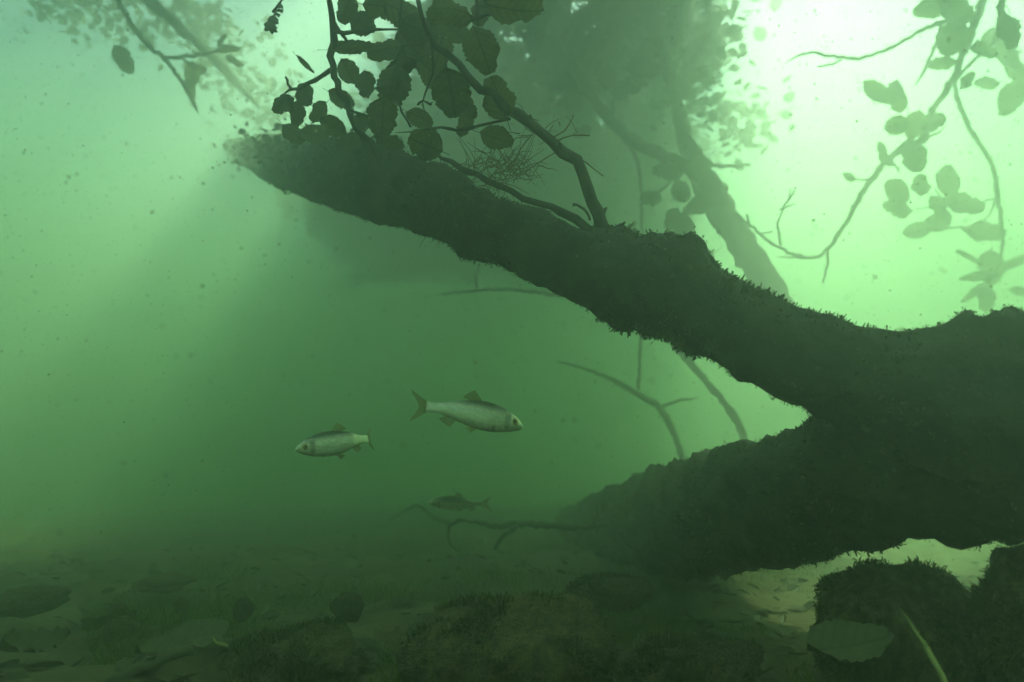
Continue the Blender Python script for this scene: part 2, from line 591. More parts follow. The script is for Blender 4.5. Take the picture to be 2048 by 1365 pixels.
CLUSTER = [  # (cx, cy, L, W, angle, depth)
    (1033, 20, 116, 80, 12, 0.765), (906, 20, 80, 62, 190, 0.772), (963, 97, 98, 74, 70, 0.772), (903, 188, 98, 82, 80, 0.81), (1000, 200, 86, 70, 250, 0.825),
    (993, 277, 70, 54, 18, 0.84), (850, 290, 72, 68, 200, 0.87), (765, 235, 78, 70, 95, 0.9), (785, 165, 90, 74, 100, 0.915), (770, 100, 76, 56, 170, 0.938),
    (716, 44, 62, 48, 30, 0.953), (702, 97, 88, 28, -12, 0.96), (562, 208, 52, 38, 160, 1.02), (669, 255, 66, 40, 35, 1.02), (613, 192, 54, 42, 60, 1.035),
    (597, 228, 48, 38, 100, 1.05), (682, 200, 54, 38, 30, 1.05), (724, 250, 44, 34, 70, 1.013), (935, 215, 62, 34, 60, 0.855), (785, 287, 46, 32, 10, 0.975),
    (610, 130, 46, 11, 45, 1.02), (692, 18, 56, 44, 120, 0.975), (757, 12, 70, 52, 10, 0.96), (812, 28, 84, 62, 20, 0.953), (838, 60, 84, 64, 200, 0.945),
    (826, 95, 86, 66, 60, 0.96), (877, 105, 70, 64, 100, 0.93), (765, 268, 46, 34, 95, 0.975), (812, 130, 80, 60, 140, 0.975), (870, 150, 76, 58, 40, 0.938),
    (735, 175, 60, 46, 80, 1.05), (640, 225, 48, 36, 130, 1.087), (840, 235, 56, 40, 20, 1.013), (905, 60, 78, 60, 40, 0.915), (930, 250, 50, 34, 120, 0.9), (700, 150, 60, 44, 60, 1.125), (960, 15, 60, 46, 100, 0.862),
    (630, 270, 60, 42, 10, 1.2), (700, 285, 60, 40, 160, 1.163), (585, 265, 55, 40, 40, 1.2), (880, 20, 70, 56, 300, 0.862), (860, 120, 70, 60, 10, 0.975)]
for i, (cx, cyy, L, W, a, d) in enumerate(CLUSTER):
    par = b3 if cx < 745 else b1
    px_leaf(cx, cyy, L, W, a, d, par)

# shrivelled leaf bundle beside the second branch
mb = MB()
rb = random.Random(5)
for k in range(16):
    t = k / 15
    c = at(560 - 20 * t + rb.uniform(-5, 5), 12 + 48 * t, 1.22)
    s = rb.uniform(0.0045, 0.008) * (0.6 + 0.8 * t)
    mb.tube([c - Vector((s, 0, 0)), c + Vector((0, rb.uniform(-s, s), rb.uniform(-s, s) * .6)), c + Vector((s, 0, -s * 0.5))], [s * .35, s * .8, s * .2], 5, True, 0.5, 120)
curl = mb.build('withered_leaf', M['twig'], b3)
branch([(545, 25, 2.5, 0.915), (560, 5, 2, 0.915), (580, -30, 2, 0.915)], b3, 'twig')


# ------------------------------------------------------------------ rootlets
def fibres(name, centre, n, rmin, rmax, parent, mat, seed, up=0.2, width=0.0007, curl=0.35, spread=0.01, flat=False):
    r = random.Random(seed)
    m = MB()
    for i in range(n):
        dv = Vector((r.gauss(0, 1), r.gauss(0, 0.7), r.gauss(up, 1))).normalized()
        L = r.uniform(rmin, rmax)
        p = Vector(centre) + Vector((r.gauss(0, spread * 2), r.gauss(0, spread), r.gauss(0, spread)))
        if flat:
            p = Vector(centre) + Vector((r.gauss(0, spread), r.gauss(0, spread), 0))
            p.z = max(bed_z(p.x, p.y), centre[2] - 0.5 * (Vector(centre) - p).length - 0.02)
        pts = [p]
        for k in range(5):
            dv = (dv + Vector((r.gauss(0, curl), r.gauss(0, curl), r.gauss(0, curl))) * 0.5).normalized()
            p = p + dv * L / 5
            pts.append(p)
        m.tube(pts, [width * (1 - 0.12 * k) for k in range(6)], 4, False)
    o = m.build(name, M[mat], parent)
    o['kind'] = 'stuff'
    return o


fibres('rootlet', at(985, 340, 0.877), 60, 0.022, 0.064, b2, 'fibre', 2)
fibres('rootlet', at(1015, 335, 0.877), 50, 0.015, 0.045, b2, 'fibre', 3)
fibres('rootlet', at(930, 385, 0.938), 80, 0.022, 0.06, b2, 'fibre', 4, -0.5, spread=0.02)
fibres('rootlet', at(1065, 258, 0.833), 12, 0.015, 0.045, b1, 'fibre', 6)
for l_ in ([(1098, 278, 1.6, 0.833), (1130, 262, 1.4, 0.825), (1148, 230, 1.2, 0.825)], [(1115, 282, 1.6, 0.833), (1145, 270, 1.4, 0.825), (1180, 272, 1.2, 0.825)], [(1140, 310, 1.6, 0.84), (1170, 325, 1.4, 0.833), (1207, 353, 1.2, 0.825)],
           [(1065, 268, 1.6, 0.833), (1040, 300, 1.5, 0.84), (1025, 335, 1.2, 0.855)], [(1120, 300, 1.3, 0.84), (1070, 330, 1.2, 0.855), (1035, 355, 1.1, 0.87)]):
    branch(l_, b1, 'twig', 'fibre', 4)

# ------------------------------------------------------------------ hanging branches at the right
hb = thing('hanging_branch', at(1965, 0, 2.519), 'long leafy alder twig hanging from top right and curving left at its tip', 'branch')
R1 = branch([(1990, -90, 9, 2.438), (1965, 0, 8.25, 2.47), (1946, 60, 8.25, 2.487), (1925, 112, 7.5, 2.502), (1902, 165, 6.75, 2.519), (1865, 220, 6, 2.535), (1822, 278, 6, 2.552), (1786, 310, 6, 2.552), (1755, 345, 6, 2.552), (1730, 375, 5.25, 2.552),
             (1710, 410, 5.25, 2.552), (1695, 440, 4.5, 2.552), (1672, 478, 4.5, 2.552), (1645, 508, 3.75, 2.552), (1618, 517, 3, 2.552), (1590, 510, 3, 2.552), (1560, 497, 3, 2.535), (1530, 476, 3, 2.535), (1500, 452, 2.62, 2.535), (1465, 428, 1.88, 2.535)], hb, 'stem')
for l_ in ([(1940, 30, 4.5, 2.487), (1870, 50, 4.5, 2.47), (1830, 68, 3.75, 2.438), (1790, 92, 3.75, 2.422), (1740, 112, 3.38, 2.405), (1700, 118, 3.38, 2.405), (1660, 112, 3, 2.388), (1630, 106, 2.62, 2.388), (1595, 112, 2.25, 2.388), (1570, 128, 2.25, 2.388)],
           [(1685, 118, 2.25, 2.405), (1665, 128, 2.25, 2.405), (1636, 134, 1.88, 2.405)], [(1885, 45, 3.75, 2.487), (1868, 100, 3.38, 2.487), (1850, 140, 3, 2.487), (1830, 172, 2.62, 2.487)],
           [(1655, 500, 3, 2.552), (1655, 530, 2.62, 2.552), (1645, 566, 2.25, 2.552)], [(1562, 492, 2.62, 2.535), (1556, 450, 2.62, 2.535), (1562, 425, 2.25, 2.535), (1576, 402, 2.25, 2.535), (1581, 376, 3, 2.535)],
           [(1575, 404, 1.88, 2.535), (1586, 388, 1.88, 2.535), (1588, 380, 1.5, 2.535)], [(1560, 420, 1.88, 2.535), (1578, 412, 1.88, 2.535), (1590, 408, 1.5, 2.535)], [(1620, 517, 2.25, 2.552), (1590, 516, 1.88, 2.552), (1550, 514, 1.5, 2.552)],
           [(1745, 358, 2.25, 2.552), (1718, 360, 1.88, 2.552), (1705, 356, 1.5, 2.552)], [(1775, 330, 3, 2.552), (1790, 330, 2.25, 2.552), (1798, 345, 1.5, 2.552)], [(1820, 285, 3, 2.552), (1870, 270, 2.25, 2.535), (1898, 246, 1.5, 2.519)],
           [(1500, 452, 1.88, 2.535), (1496, 440, 1.88, 2.535), (1492, 428, 1.5, 2.535)], [(1535, 480, 1.88, 2.535), (1520, 470, 1.88, 2.519), (1545, 463, 1.5, 2.519)]):
    branch(l_, hb, 'twig')
for cx, cyy, L, W, a, d in [(1753, 190, 72, 48, 50, 2.438), (1806, 185, 68, 46, 265, 2.438), (1790, 252, 50, 40, 165, 2.47), (1828, 250, 54, 46, 100, 2.487), (1862, 250, 46, 42, -20, 2.502), (1828, 314, 70, 52, 95, 2.519),
                           (1697, 355, 30, 19, 200, 2.535), (1762, 300, 32, 18, 70, 2.519), (1888, 125, 54, 30, 176, 2.47), (1930, 165, 44, 26, -50, 2.47), (1903, 22, 84, 66, 20, 2.438), (1905, 78, 76, 60, 120, 2.438),
                           (1955, 108, 60, 40, 10, 2.438), (1870, 10, 80, 50, 160, 2.438), (1775, 318, 36, 22, 40, 2.535), (1850, 275, 30, 22, 130, 2.487)]:
    px_leaf(cx, cyy, L, W, a, d, hb, LEAVES_P)

hb2 = thing('hanging_branch', at(2003, 0, 2.763), 'thin twig down the right edge ending in a star of narrow leaves', 'branch')
branch([(2010, -90, 6, 2.), (2003, 0, 6, 2.), (1999, 60, 4.5, 2.617), (1975, 98, 3.75, 2.632), (1940, 130, 3.75, 2.648), (1912, 162, 3.75, 2.665), (1920, 215, 4.5, 2.698), (1938, 255, 4.5, 2.73), (1962, 292, 4.5, 2.763), (1985, 332, 4.5, 2.795), (1994, 390, 4.5, 2.827), (2003, 450, 3.75, 2.86), (2003, 510, 3, 2.893), (1992, 550, 2.25, 2.925)], hb2, 'stem')
for l_ in ([(1990, 398, 2.25, 2.812), (1965, 404, 1.95, 2.812), (1940, 410, 1.5, 2.812)], [(1990, 400, 2.25, 2.827), (1978, 430, 1.88, 2.827), (1960, 448, 1.5, 2.827)], [(1960, 408, 1.88, 2.827), (1900, 412, 1.88, 2.827), (1830, 418, 1.5, 2.827)], [(1965, 450, 1.88, 2.925), (1890, 458, 1.88, 2.958), (1815, 466, 1.5, 2.99)],
           [(1880, 420, 1.5, 2.827), (1885, 400, 1.5, 2.827), (1870, 380, 1.12, 2.827)]):
    branch(l_, hb2, 'twig')
for cx, cyy, L, W, a, d in [(1790, 384, 68, 56, 200, 2.73), (1837, 374, 44, 38, 270, 2.763), (1900, 360, 66, 60, 280, 2.763), (1806, 414, 66, 44, 190, 2.795), (1918, 414, 74, 50, 20, 2.827), (1880, 412, 50, 30, 40, 2.827),
                           (1950, 462, 92, 44, 5, 2.958), (1872, 445, 60, 40, 180, 2.99), (1830, 462, 60, 34, 170, 3.023), (1985, 532, 72, 52, 95, 2.925), (1955, 552, 70, 20, 175, 2.925), (2030, 525, 60, 20, -25, 2.925), (2040, 584, 56, 20, 8, 2.925),
                           (1980, 588, 60, 46, 100, 2.958), (1950, 590, 50, 18, 140, 2.958), (1940, 510, 46, 14, 215, 2.958), (2010, 112, 76, 56, 60, 2.632), (1978, 162, 44, 32, 190, 2.698), (2014, 198, 74, 56, 120, 2.698), (2045, 140, 60, 44, 40, 2.632),
                           (2030, 60, 70, 50, 60, 2.), (1890, 435, 34, 24, 90, 2.827), (1990, 70, 50, 36, 140, 2.632)]:
    px_leaf(cx, cyy, L, W, a, d, hb2, LEAVES_P)


# ------------------------------------------------------------------ far trees
def crown_or_shade(name, blobs, n, parent, mat, seed, size=(0.05, 0.08)):
    """Loose leaves through a volume: blobs = [(centre, (rx, ry, rz)), ...]."""
    r = np.random.default_rng(seed)
    base = np.array([(0, 0, 0), (0.35, 0.38, 0.05), (0.35, -0.38, 0.05), (0.75, 0.36, 0.06), (0.75, -0.36, 0.06), (1.0, 0.0, 0.0), (0.55, 0, -0.03)])
    fc = [(0, 2, 6, 1), (1, 6, 4, 3), (2, 4, 6), (3, 4, 5)]
    fc = [(0, 6, 1), (0, 2, 6), (1, 6, 3), (2, 4, 6), (3, 6, 5), (6, 4, 5)]
    V, Fs = [], []
    k = 0
    for i in range(n):
        c, rad = blobs[r.integers(len(blobs))]
        g = r.normal(size=3) * 0.45
        p = np.array(c) + g * np.array(rad)
        if p[2] > ZTOP - 0.1 or p[2] < 0.25:
            continue
        e = Euler((r.uniform(-0.9, 0.9), r.uniform(-0.9, 0.9), r.uniform(0, 6.28))).to_matrix()
        s = r.uniform(*size)
        q = (base * s) @ np.array(e).T + p
        V.extend(q.tolist())
        Fs.extend([tuple(j + k for j in f) for f in fc])
        k += 7
    me = bpy.data.meshes.new(name)
    me.from_pydata(V, [], Fs)
    me.update()
    o = link(name, me, M[mat], parent)
    o['kind'] = 'stuff'
    return o


def shade_canopy(inside, box, n, parent, seed, big=1.0):
    """An added roof of shading leaves just under the surface, over the part of the water where inside(x, y) holds."""
    r = np.random.default_rng(seed)
    base = np.array([(0, 0, 0), (0.35, 0.38, 0.05), (0.35, -0.38, 0.05), (0.75, 0.36, 0.06), (0.75, -0.36, 0.06), (1.0, 0.0, 0.0), (0.55, 0, -0.03)])
    fc = np.array([(0, 6, 1), (0, 2, 6), (1, 6, 3), (2, 4, 6), (3, 6, 5), (6, 4, 5)])
    V, Fs, k = [], [], 0
    for i in range(n):
        x, y = r.uniform(box[0], box[1]), r.uniform(box[2], box[3])
        if not inside(x + r.normal() * 0.14, y + r.normal() * 0.10):
            continue
        if fbm((x, y, seed), 3.1, 2) < (-0.40 if 2.9 < y < 3.5 and x > 0.3 else -0.7):
            continue
        z = ZTOP - 0.12 - 0.3 * r.random()
        e = np.array(Euler((r.uniform(-0.7, 0.7), r.uniform(-0.7, 0.7), r.uniform(0, 6.28))).to_matrix())
        q = (base * big * r.uniform(0.07, 0.1)) @ e.T + np.array((x, y, z))
        V.append(q)
        Fs.append(fc + k)
        k += 7
    me = bpy.data.meshes.new('crown_or_shade')
    me.from_pydata(np.concatenate(V).tolist(), [], np.concatenate(Fs).tolist())
    me.update()
    o = link('crown_or_shade', me, M['leaf_dark'], parent)  # leaves added for their shade, not grown on the parent tree
    o['kind'] = 'stuff'
    return o


ft = thing('sunken_tree', at(1560, 640, 2.732), 'pale hazy forked tree standing behind the mossy trunk', 'tree')
T1 = branch([(1680, 900, 33.1, 2.664), (1600, 700, 31.8, 2.691), (1545, 590, 30.5, 2.732), (1492, 500, 27.8, 2.759), (1442, 420, 26.5, 2.801), (1402, 350, 23.9, 2.842), (1368, 275, 14.6, 2.896), (1350, 190, 12.6, 2.979), (1322, 100, 13.3, 3.074), (1296, 20, 13.3, 3.169), (1280, -60, 11.9, 3.279)], ft, 'trunk', 'bark', 14, 0.03, 0.15)
branch([(1405, 352, 14.6, 2.842), (1330, 315, 12.6, 2.869), (1270, 285, 11.9, 2.896), (1222, 240, 11.2, 2.938), (1190, 200, 10.6, 3.006), (1155, 145, 9.98, 3.087), (1120, 60, 9.28, 3.21), (1095, -40, 7.96, 3.347)], ft, 'branch', 'bark', 10, 0.03, 0.15)
for l_ in ([(1245, 268, 4.64, 2.911), (1272, 315, 3.98, 2.869), (1283, 380, 3.31, 2.842), (1284, 470, 3.31, 2.801), (1284, 560, 3.31, 2.759)], [(1400, 400, 5.97, 2.801), (1370, 420, 5.97, 2.774), (1365, 480, 6.63, 2.732)], [(1225, 240, 3.98, 2.938), (1228, 200, 3.31, 2.896), (1250, 160, 2.65, 2.869)],
           [(1300, 395, 2.65, 2.787), (1330, 375, 2.65, 2.801), (1350, 350, 2.65, 2.814)], [(1500, 330, 3.31, 3.006), (1440, 332, 3.98, 2.938), (1400, 318, 3.98, 2.869)]):
    branch(l_, ft, 'twig')
for cx, cyy, L, W, a, d in [(1302, 395, 44, 34, 190, 2.759), (1360, 385, 48, 40, 60, 2.759), (1338, 335, 62, 44, 190, 2.774), (1396, 340, 60, 56, 60, 2.759), (1402, 408, 66, 42, 150, 2.732), (1288, 145, 64, 54, 20, 2.705), (1302, 100, 48, 52, 70, 2.732),
                           (1266, 176, 44, 32, 60, 2.732), (1276, 166, 40, 24, 30, 2.719), (1215, 150, 54, 38, 90, 2.801), (1240, 182, 44, 42, 100, 2.801), (1165, 265, 40, 28, 160, 2.596), (1340, 440, 50, 36, 120, 2.732), (1370, 460, 70, 46, 100, 2.732), (1400, 530, 80, 60, 140, 2.801), (1430, 380, 50, 40, 0, 2.869), (1380, 310, 40, 30, 40, 2.869)]:
    px_leaf(cx, cyy, L, W, a, d, ft)
crown_or_shade('crown_or_shade', [(at(1200, 60, 3.279), (.22, .3, .16)), (at(1400, 90, 3.279), (.2, .3, .2)), (at(1330, 0, 3.21), (.3, .2, .1)), (at(1130, 180, 3.416), (.12, .2, .15)), (at(1480, 250, 3.825), (.2, .3, .2)), (at(1100, 40, 3.279), (.18, .2, .15)),
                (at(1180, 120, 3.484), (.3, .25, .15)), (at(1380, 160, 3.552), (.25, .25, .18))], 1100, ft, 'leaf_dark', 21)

lt = thing('hanging_branch', at(240, -60, 2.75), 'faint leafy branch dissolving into green water at top left', 'branch')
branch([(215, -60, 7, 2.508), (245, 20, 6, 2.508), (275, 65, 5, 2.508), (302, 96, 5, 2.508), (330, 120, 4, 2.508), (365, 165, 4, 2.508), (382, 195, 6, 2.508), (397, 228, 3, 2.508)], lt, 'branch')
branch([(328, 117, 4, 2.508), (370, 112, 4, 2.508), (405, 110, 3.5, 2.508), (445, 97, 3, 2.508)], lt, 'twig')
branch([(365, 118, 3, 2.508), (385, 133, 3, 2.508), (402, 138, 2, 2.508)], lt, 'twig')
branch([(240, -60, 12, 2.75), (330, 30, 11, 2.9), (430, 120, 9, 3.1), (520, 220, 7, 3.3)], lt, 'branch', 'bark', 8, 0.05)
for cx, cyy, L, W, a, d in [(455, 95, 46, 20, -10, 2.508), (440, 80, 30, 12, -50, 2.508), (470, 125, 40, 16, 30, 2.574), (385, 150, 50, 30, 100, 2.574), (250, 120, 60, 40, 60, 2.64), (400, 145, 40, 30, 20, 2.64), (378, 178, 40, 26, 60, 2.574)]:
    px_leaf(cx, cyy, L, W, a, d, lt)
crown_or_shade('crown_or_shade', [(at(230, 10, 3.6), (.3, .3, .12)), (at(330, 40, 3.8), (.3, .3, .15)), (at(430, 90, 3.9), (.3, .3, .2)), (at(500, 170, 4.0), (.3, .3, .22)), (at(560, 240, 4.2), (.3, .3, .22)), (at(120, 10, 3.7), (.3, .3, .12)), (at(400, 40, 3.7), (.2, .2, .12))], 800, lt, 'leaf_dark', 22, (0.04, 0.07))

crown_or_shade('leaf_mass', [(at(770, 325, 1.2), (.05, .06, .03)), (at(700, 330, 1.4), (.06, .07, .05)), (at(640, 330, 1.7), (.07, .1, .06)), (at(585, 325, 2.1), (.08, .15, .07))], 2200, tree, 'moss', 29, (0.006, 0.018))

crown_or_shade('leaf_mass', [(at(515, 308, 2.6), (.08, .12, .055)), (at(485, 305, 3.1), (.09, .16, .06)), (at(550, 300, 2.2), (.08, .12, .05)), (at(600, 290, 2.0), (.08, .1, .04))], 420, tree, 'leaf_dark', 30, (0.015, 0.032))

# added leaf roof that keeps the middle of the water in shade
shade_canopy(lambda x, y: 2.4 < y < 6.2 and 0.37 - 0.425 * (y - 1.3) - 0.2 * max(0, y - 4.6) < x < 0.66 + 0.20 * (y - 1.3), (-2.8, 1.7, 2.4, 6.2), 20000, ft, 24)
shade_canopy(lambda x, y: 6.1 < y < 9.0 and -2.2 < x < 0.66 + 0.20 * (y - 1.3), (-2.2, 2.2, 6.1, 9.0), 4200, ft, 26, 1.7)  # more added leaves further back, shading the far water

shade_canopy(lambda x, y: x < 0.1 and 0.6 - 0.7 * x < y < min(2.0 - 0.85 * x, 2.85), (-3.2, 0.1, 0.6, 3.2), 15000, lt, 25)  # added leaf strip, shaped to shade the upper left water
# unseen leaf roof above the frame, added to darken the near water
shade_canopy(lambda x, y: 0.85 < y < 2.6 and -0.15 < x < 1.95, (-0.15, 1.95, 0.85, 2.6), 6600, tree, 23)

# ------------------------------------------------------------------ twigs in the gap and on the bed
gt = thing('sunken_sapling', at(1390, 930, 2.854), 'thin bent saplings seen through the gap under the mossy trunk', 'sapling')
for l_ in ([(1492, 900, 8.64, 2.772), (1478, 850, 7.92, 2.804), (1440, 795, 7.2, 2.854), (1395, 745, 7.2, 2.936), (1350, 690, 7.2, 3.017), (1310, 640, 6.48, 3.098)], [(1366, 920, 7.2, 3.017), (1345, 860, 6.48, 3.065), (1318, 815, 6.48, 3.098), (1270, 785, 5.76, 3.18), (1215, 755, 4.32, 3.261), (1160, 735, 2.88, 3.472), (1110, 722, 1.44, 3.696)],
           [(1277, 780, 3.6, 3.18), (1280, 720, 3.6, 3.18), (1283, 660, 3.6, 3.18), (1285, 600, 3.6, 3.18)], [(1320, 815, 3.6, 3.098), (1360, 800, 2.88, 3.017), (1400, 796, 2.16, 2.968)]):
    branch(l_, gt, 'stem')
ub = thing('bare_branch', at(1100, 585, 3.078), 'faint bare twig running level under the middle of the trunk', 'branch')
branch([(1160, 600, 4.2, 2.916), (1080, 585, 3.6, 2.998), (1000, 580, 3.6, 3.078), (950, 582, 3, 3.16), (880, 590, 2.4, 3.24)], ub, 'stem')
branch([(955, 582, 2.4, 3.16), (952, 560, 2.4, 3.16), (958, 530, 2.4, 3.16)], ub, 'twig')

sb = thing('sunken_branch', at(1500, 1060, 1.784), 'long bare forked branch lying level before the lower stem', 'branch')
branch([(1560, 1062, 5, 1.606), (1450, 1050, 5, 1.725), (1340, 1040, 6, 1.843), (1250, 1046, 6, 1.903), (1160, 1054, 6, 1.963), (1090, 1052, 7, 2.022), (1040, 1048, 6, 2.081), (980, 1052, 5, 2.141), (930, 1040, 4, 2.201)], sb, 'stem')
for l_ in ([(1040, 1048, 5, 2.081), (1010, 1070, 5, 2.081), (990, 1100, 4, 2.081)], [(1185, 1052, 4, 1.939), (1194, 1030, 4, 1.939), (1196, 1008, 4, 1.939)], [(930, 1040, 4, 2.201), (900, 1050, 4, 2.261), (898, 1085, 3, 2.261), (920, 1102, 3, 2.261)],
           [(905, 1046, 3, 2.806), (870, 1036, 3, 3.05), (835, 1012, 3, 3.172), (800, 1030, 2, 3.294), (770, 1045, 1.5, 3.416)], [(1220, 1048, 3, 1.903), (1240, 1030, 3, 1.903), (1260, 1022, 2, 1.903)]):
    branch(l_, sb, 'twig')

# ------------------------------------------------------------------ stones
def stone_mesh(seed, sub=4, flat=0.6):
    import bmesh
    bm = bmesh.new()
    bmesh.ops.create_icosphere(bm, subdivisions=sub, radius=1.0)
    o = Vector((seed * 3.7, seed * 1.3, seed * 2.1))
    for v in bm.verts:
        n = v.co.normalized()
        k = 1 + 0.30 * fbm(n + o, 1.0, 2) + 0.13 * fbm(n + o, 3.0, 5)
        v.co = Vector((n.x * k, n.y * k, n.z * k * flat))
    me = bpy.data.meshes.new('stone')
    bm.to_mesh(me)
    bm.free()
    me.polygons.foreach_set('use_smooth', [True] * len(me.polygons))
    me.materials.append(M['stone'])
    return me


SM = [stone_mesh(s, 4, f) for s, f in ((1, .62), (2, .8), (3, .55), (4, .7), (5, .9))]


def stone(px, py, d, w, h, k, label, rz=0.0):
    p = at(px, py, d)
    o = link('stone', SM[k], None, None)
    wm, hm = w * d / FPX / 2, h * d / FPX / 2
    o.location = p
    ex = [max(abs(v.co[q]) for v in SM[k].vertices) for q in range(3)]
    o.scale = (wm / ex[0], wm * 0.8 / ex[1], hm / ex[2])
    o.rotation_euler = (0.1, -0.05, rz)
    tag(o, label, 'stone', 'stones on the lake bed')
    if w > 150:
        me_ = SM[k].copy()
        me_.transform(Matrix.Diagonal((o.scale[0], o.scale[1], o.scale[2], 1)))
        f_ = moss_on(me_, M['algae_fur'], None, 6000, 0.007, (), int(px), 'algae_fur', 3, 0.0008, 22.0, 0.55)
        f_.parent = o
        f_.matrix_parent_inverse = Matrix.Diagonal((1 / o.scale[0], 1 / o.scale[1], 1 / o.scale[2], 1))
    return o


stone(1010, 1300, 0.735, 430, 230, 0, 'large rounded algae-covered stone at bottom centre', 0.4)
stone(600, 1325, 0.788, 340, 110, 2, 'broad low silted stone left of the large centre stone', 1.2)
stone(700, 1215, 1.013, 80, 62, 4, 'dark knobbly stone just above the broad low silted stone', 0.2)
stone(485, 1220, 1.050, 46, 52, 1, 'small dark round stone beside the green algae patch', 0.7)
stone(365, 1215, 1.087, 36, 40, 4, 'smallest dark round stone left of centre', 0.1)
stone(60, 1200, 1.125, 150, 60, 2, 'long dark block half buried at the left edge', 0.0)
stone(235, 1225, 1.065, 40, 44, 3, 'upright pointed dark stone near the left block', 0.5)
stone(240, 1275, 0.900, 110, 80, 3, 'dark hollowed stone among leaf litter at lower left', 0.9)
stone(1400, 1345, 0.712, 320, 110, 2, 'yellowish stone right of the large centre stone', 0.3)
stone(1220, 1180, 1.050, 170, 50, 0, 'long flat stone behind the large centre stone', 0.2)
stone(1800, 1290, 0.765, 420, 340, 2, 'dark domed stone under the bright gap of the stump', 1.6)
stone(2090, 1250, 0.645, 330, 320, 3, 'tall dark stone at the right edge below the stump', 0.8)
stone(330, 1165, 1.350, 120, 30, 3, 'faint flat stone far off on the left bed', 0.4)

# ------------------------------------------------------------------ sunken leaves, stem, twigs
def bed_leaf(px, py, d, L, yaw, tilt, label, mesh=2, wide=1.0):
    o = link('sunken_leaf', LEAVES[mesh].copy(), None, None)
    o.data.materials.clear()
    o.data.materials.append(M['old_leaf'])
    p = at(px, py, d)
    Lm = L * d / FPX
    o.matrix_basis = Matrix.Translation(p) @ Euler((tilt[0], tilt[1], yaw)).to_matrix().to_4x4() @ Matrix.Diagonal((Lm, Lm * wide, Lm, 1)) @ Matrix.Translation((-0.5, 0, 0))
    return tag(o, label, 'leaf', 'dead leaves on the lake bed')


bed_leaf(1695, 1290, 0.640, 180, 0.15, (0.45, -0.10), 'large green-grey sunken leaf at lower right by the yellow stem', 0, 0.8)
bed_leaf(395, 1270, 0.862, 120, 0.1, (0.5, -0.1), 'pale wide dead leaf with curled rim at lower left', 2, 0.9)
bed_leaf(215, 1255, 0.938, 130, 2.9, (0.4, 0.2), 'folded pale dead leaf behind the hollowed stone', 1, 0.6)
bed_leaf(325, 1310, 0.788, 100, 0.5, (0.45, 0.1), 'pale dead leaf tucked against the thin log', 3, 0.9)
bed_leaf(60, 1300, 0.788, 120, 1.0, (0.45, 0.1), 'dead leaf lying at the far lower left corner', 3, 0.8)

lg = thing('sunken_log', at(300, 1345, 0.735), 'thin pale branch lying on the bed at lower left', 'log')
branch([(210, 1372, 13, 0.712), (280, 1340, 12, 0.735), (330, 1322, 12, 0.75), (385, 1300, 11, 0.772)], lg, 'stem', 'litter', 9, 0.012)
ys = thing('plant_stem', at(1895, 1375, 0.54), 'thin yellow plant stem slanting up at lower right', 'stem')
branch([(1905, 1400, 7, 0.525), (1880, 1345, 6, 0.54), (1850, 1290, 5, 0.562), (1825, 1250, 4, 0.578), (1800, 1217, 2.5, 0.593)], ys, 'stalk', 'stem', 6, 0.01, 0.1)
ss = thing('plant_stem', at(450, 1290, 0.75), 'tiny curved yellow stalk on the silt at lower left', 'stem')
branch([(455, 1292, 3.5, 0.765), (440, 1288, 3, 0.765), (430, 1282, 2.5, 0.765), (424, 1275, 1.5, 0.765)], ss, 'stalk', 'stem', 5, 0.005, 0.1)

# ------------------------------------------------------------------ algae tufts
def algae(px, py, d, n, rmin, rmax, seed, label, spread):
    root = thing('algae_tuft', at(px, py, d), label, 'algae', 'algae tufts on the bed')
    o = fibres('strand', at(px, py, d), n * 5, rmin * 0.35, rmax * 0.4, root, 'algae', seed, 1.0, 0.0003, 0.8, spread, True)
    return root


algae(330, 1175, 1.312, 260, 0.03, 0.07, 31, 'bright green fuzzy algae patch beyond the small stones at left', 0.05)
algae(530, 1260, 0.862, 260, 0.02, 0.05, 32, 'bright green algae tuft on the left end of the broad low stone', 0.025)
algae(960, 1200, 0.938, 420, 0.03, 0.08, 33, 'soft green algae mat behind the top of the large centre stone', 0.08)
algae(1080, 1215, 0.810, 300, 0.02, 0.05, 34, 'green algae tuft on the right shoulder of the large centre stone', 0.03)
algae(1000, 1330, 0.630, 380, 0.015, 0.04, 35, 'brown-green algae beard on the front of the large centre stone', 0.06)
algae(1345, 1330, 0.637, 300, 0.015, 0.045, 36, 'yellow-green algae on the yellowish stone', 0.04)
algae(1800, 1340, 0.585, 300, 0.02, 0.05, 37, 'bright green algae at the foot of the yellow stem', 0.03)


def algae_mat(n, seed):
    r = np.random.default_rng(seed)
    V, F, k = [], [], 0
    for i in range(n):
        y = 0.75 + 2.4 * r.random() ** 1.2
        x = r.uniform(-0.62, 0.45) * y + 0.02
        m = fbm((x, y, 3.3), 2.6, 3) + 0.25 * math.exp(-((x - 0.02) / 0.35) ** 2)
        if m < 0.02:
            continue
        h = (0.012 + 0.05 * min(m, 0.7)) * r.uniform(0.5, 1.4)
        b = np.array((x, y, bed_z(x, y) - 0.002))
        dv = np.array((r.normal() * 0.5, r.normal() * 0.5, 1.0))
        sd = np.array((math.cos(i), math.sin(i), 0)) * 0.0006
        p = b
        row = []
        for q in range(4):
            w_ = 1.0 - 0.25 * q
            row += [p - sd * w_, p + sd * w_]
            dv = dv + r.normal(size=3) * 0.45
            p = p + dv / np.linalg.norm(dv) * h / 3
        V += row
        F += [(k + 2 * q, k + 2 * q + 1, k + 2 * q + 3, k + 2 * q + 2) for q in range(3)]
        k += 8
    me = bpy.data.meshes.new('algae_mat')
    me.from_pydata([tuple(v) for v in V], [], F)
    me.update()
    return tag(link('algae_mat', me, M['algae']), 'soft green fuzz of thread algae over the lake bed', 'algae', kind='stuff')


algae_mat(60000, 71)


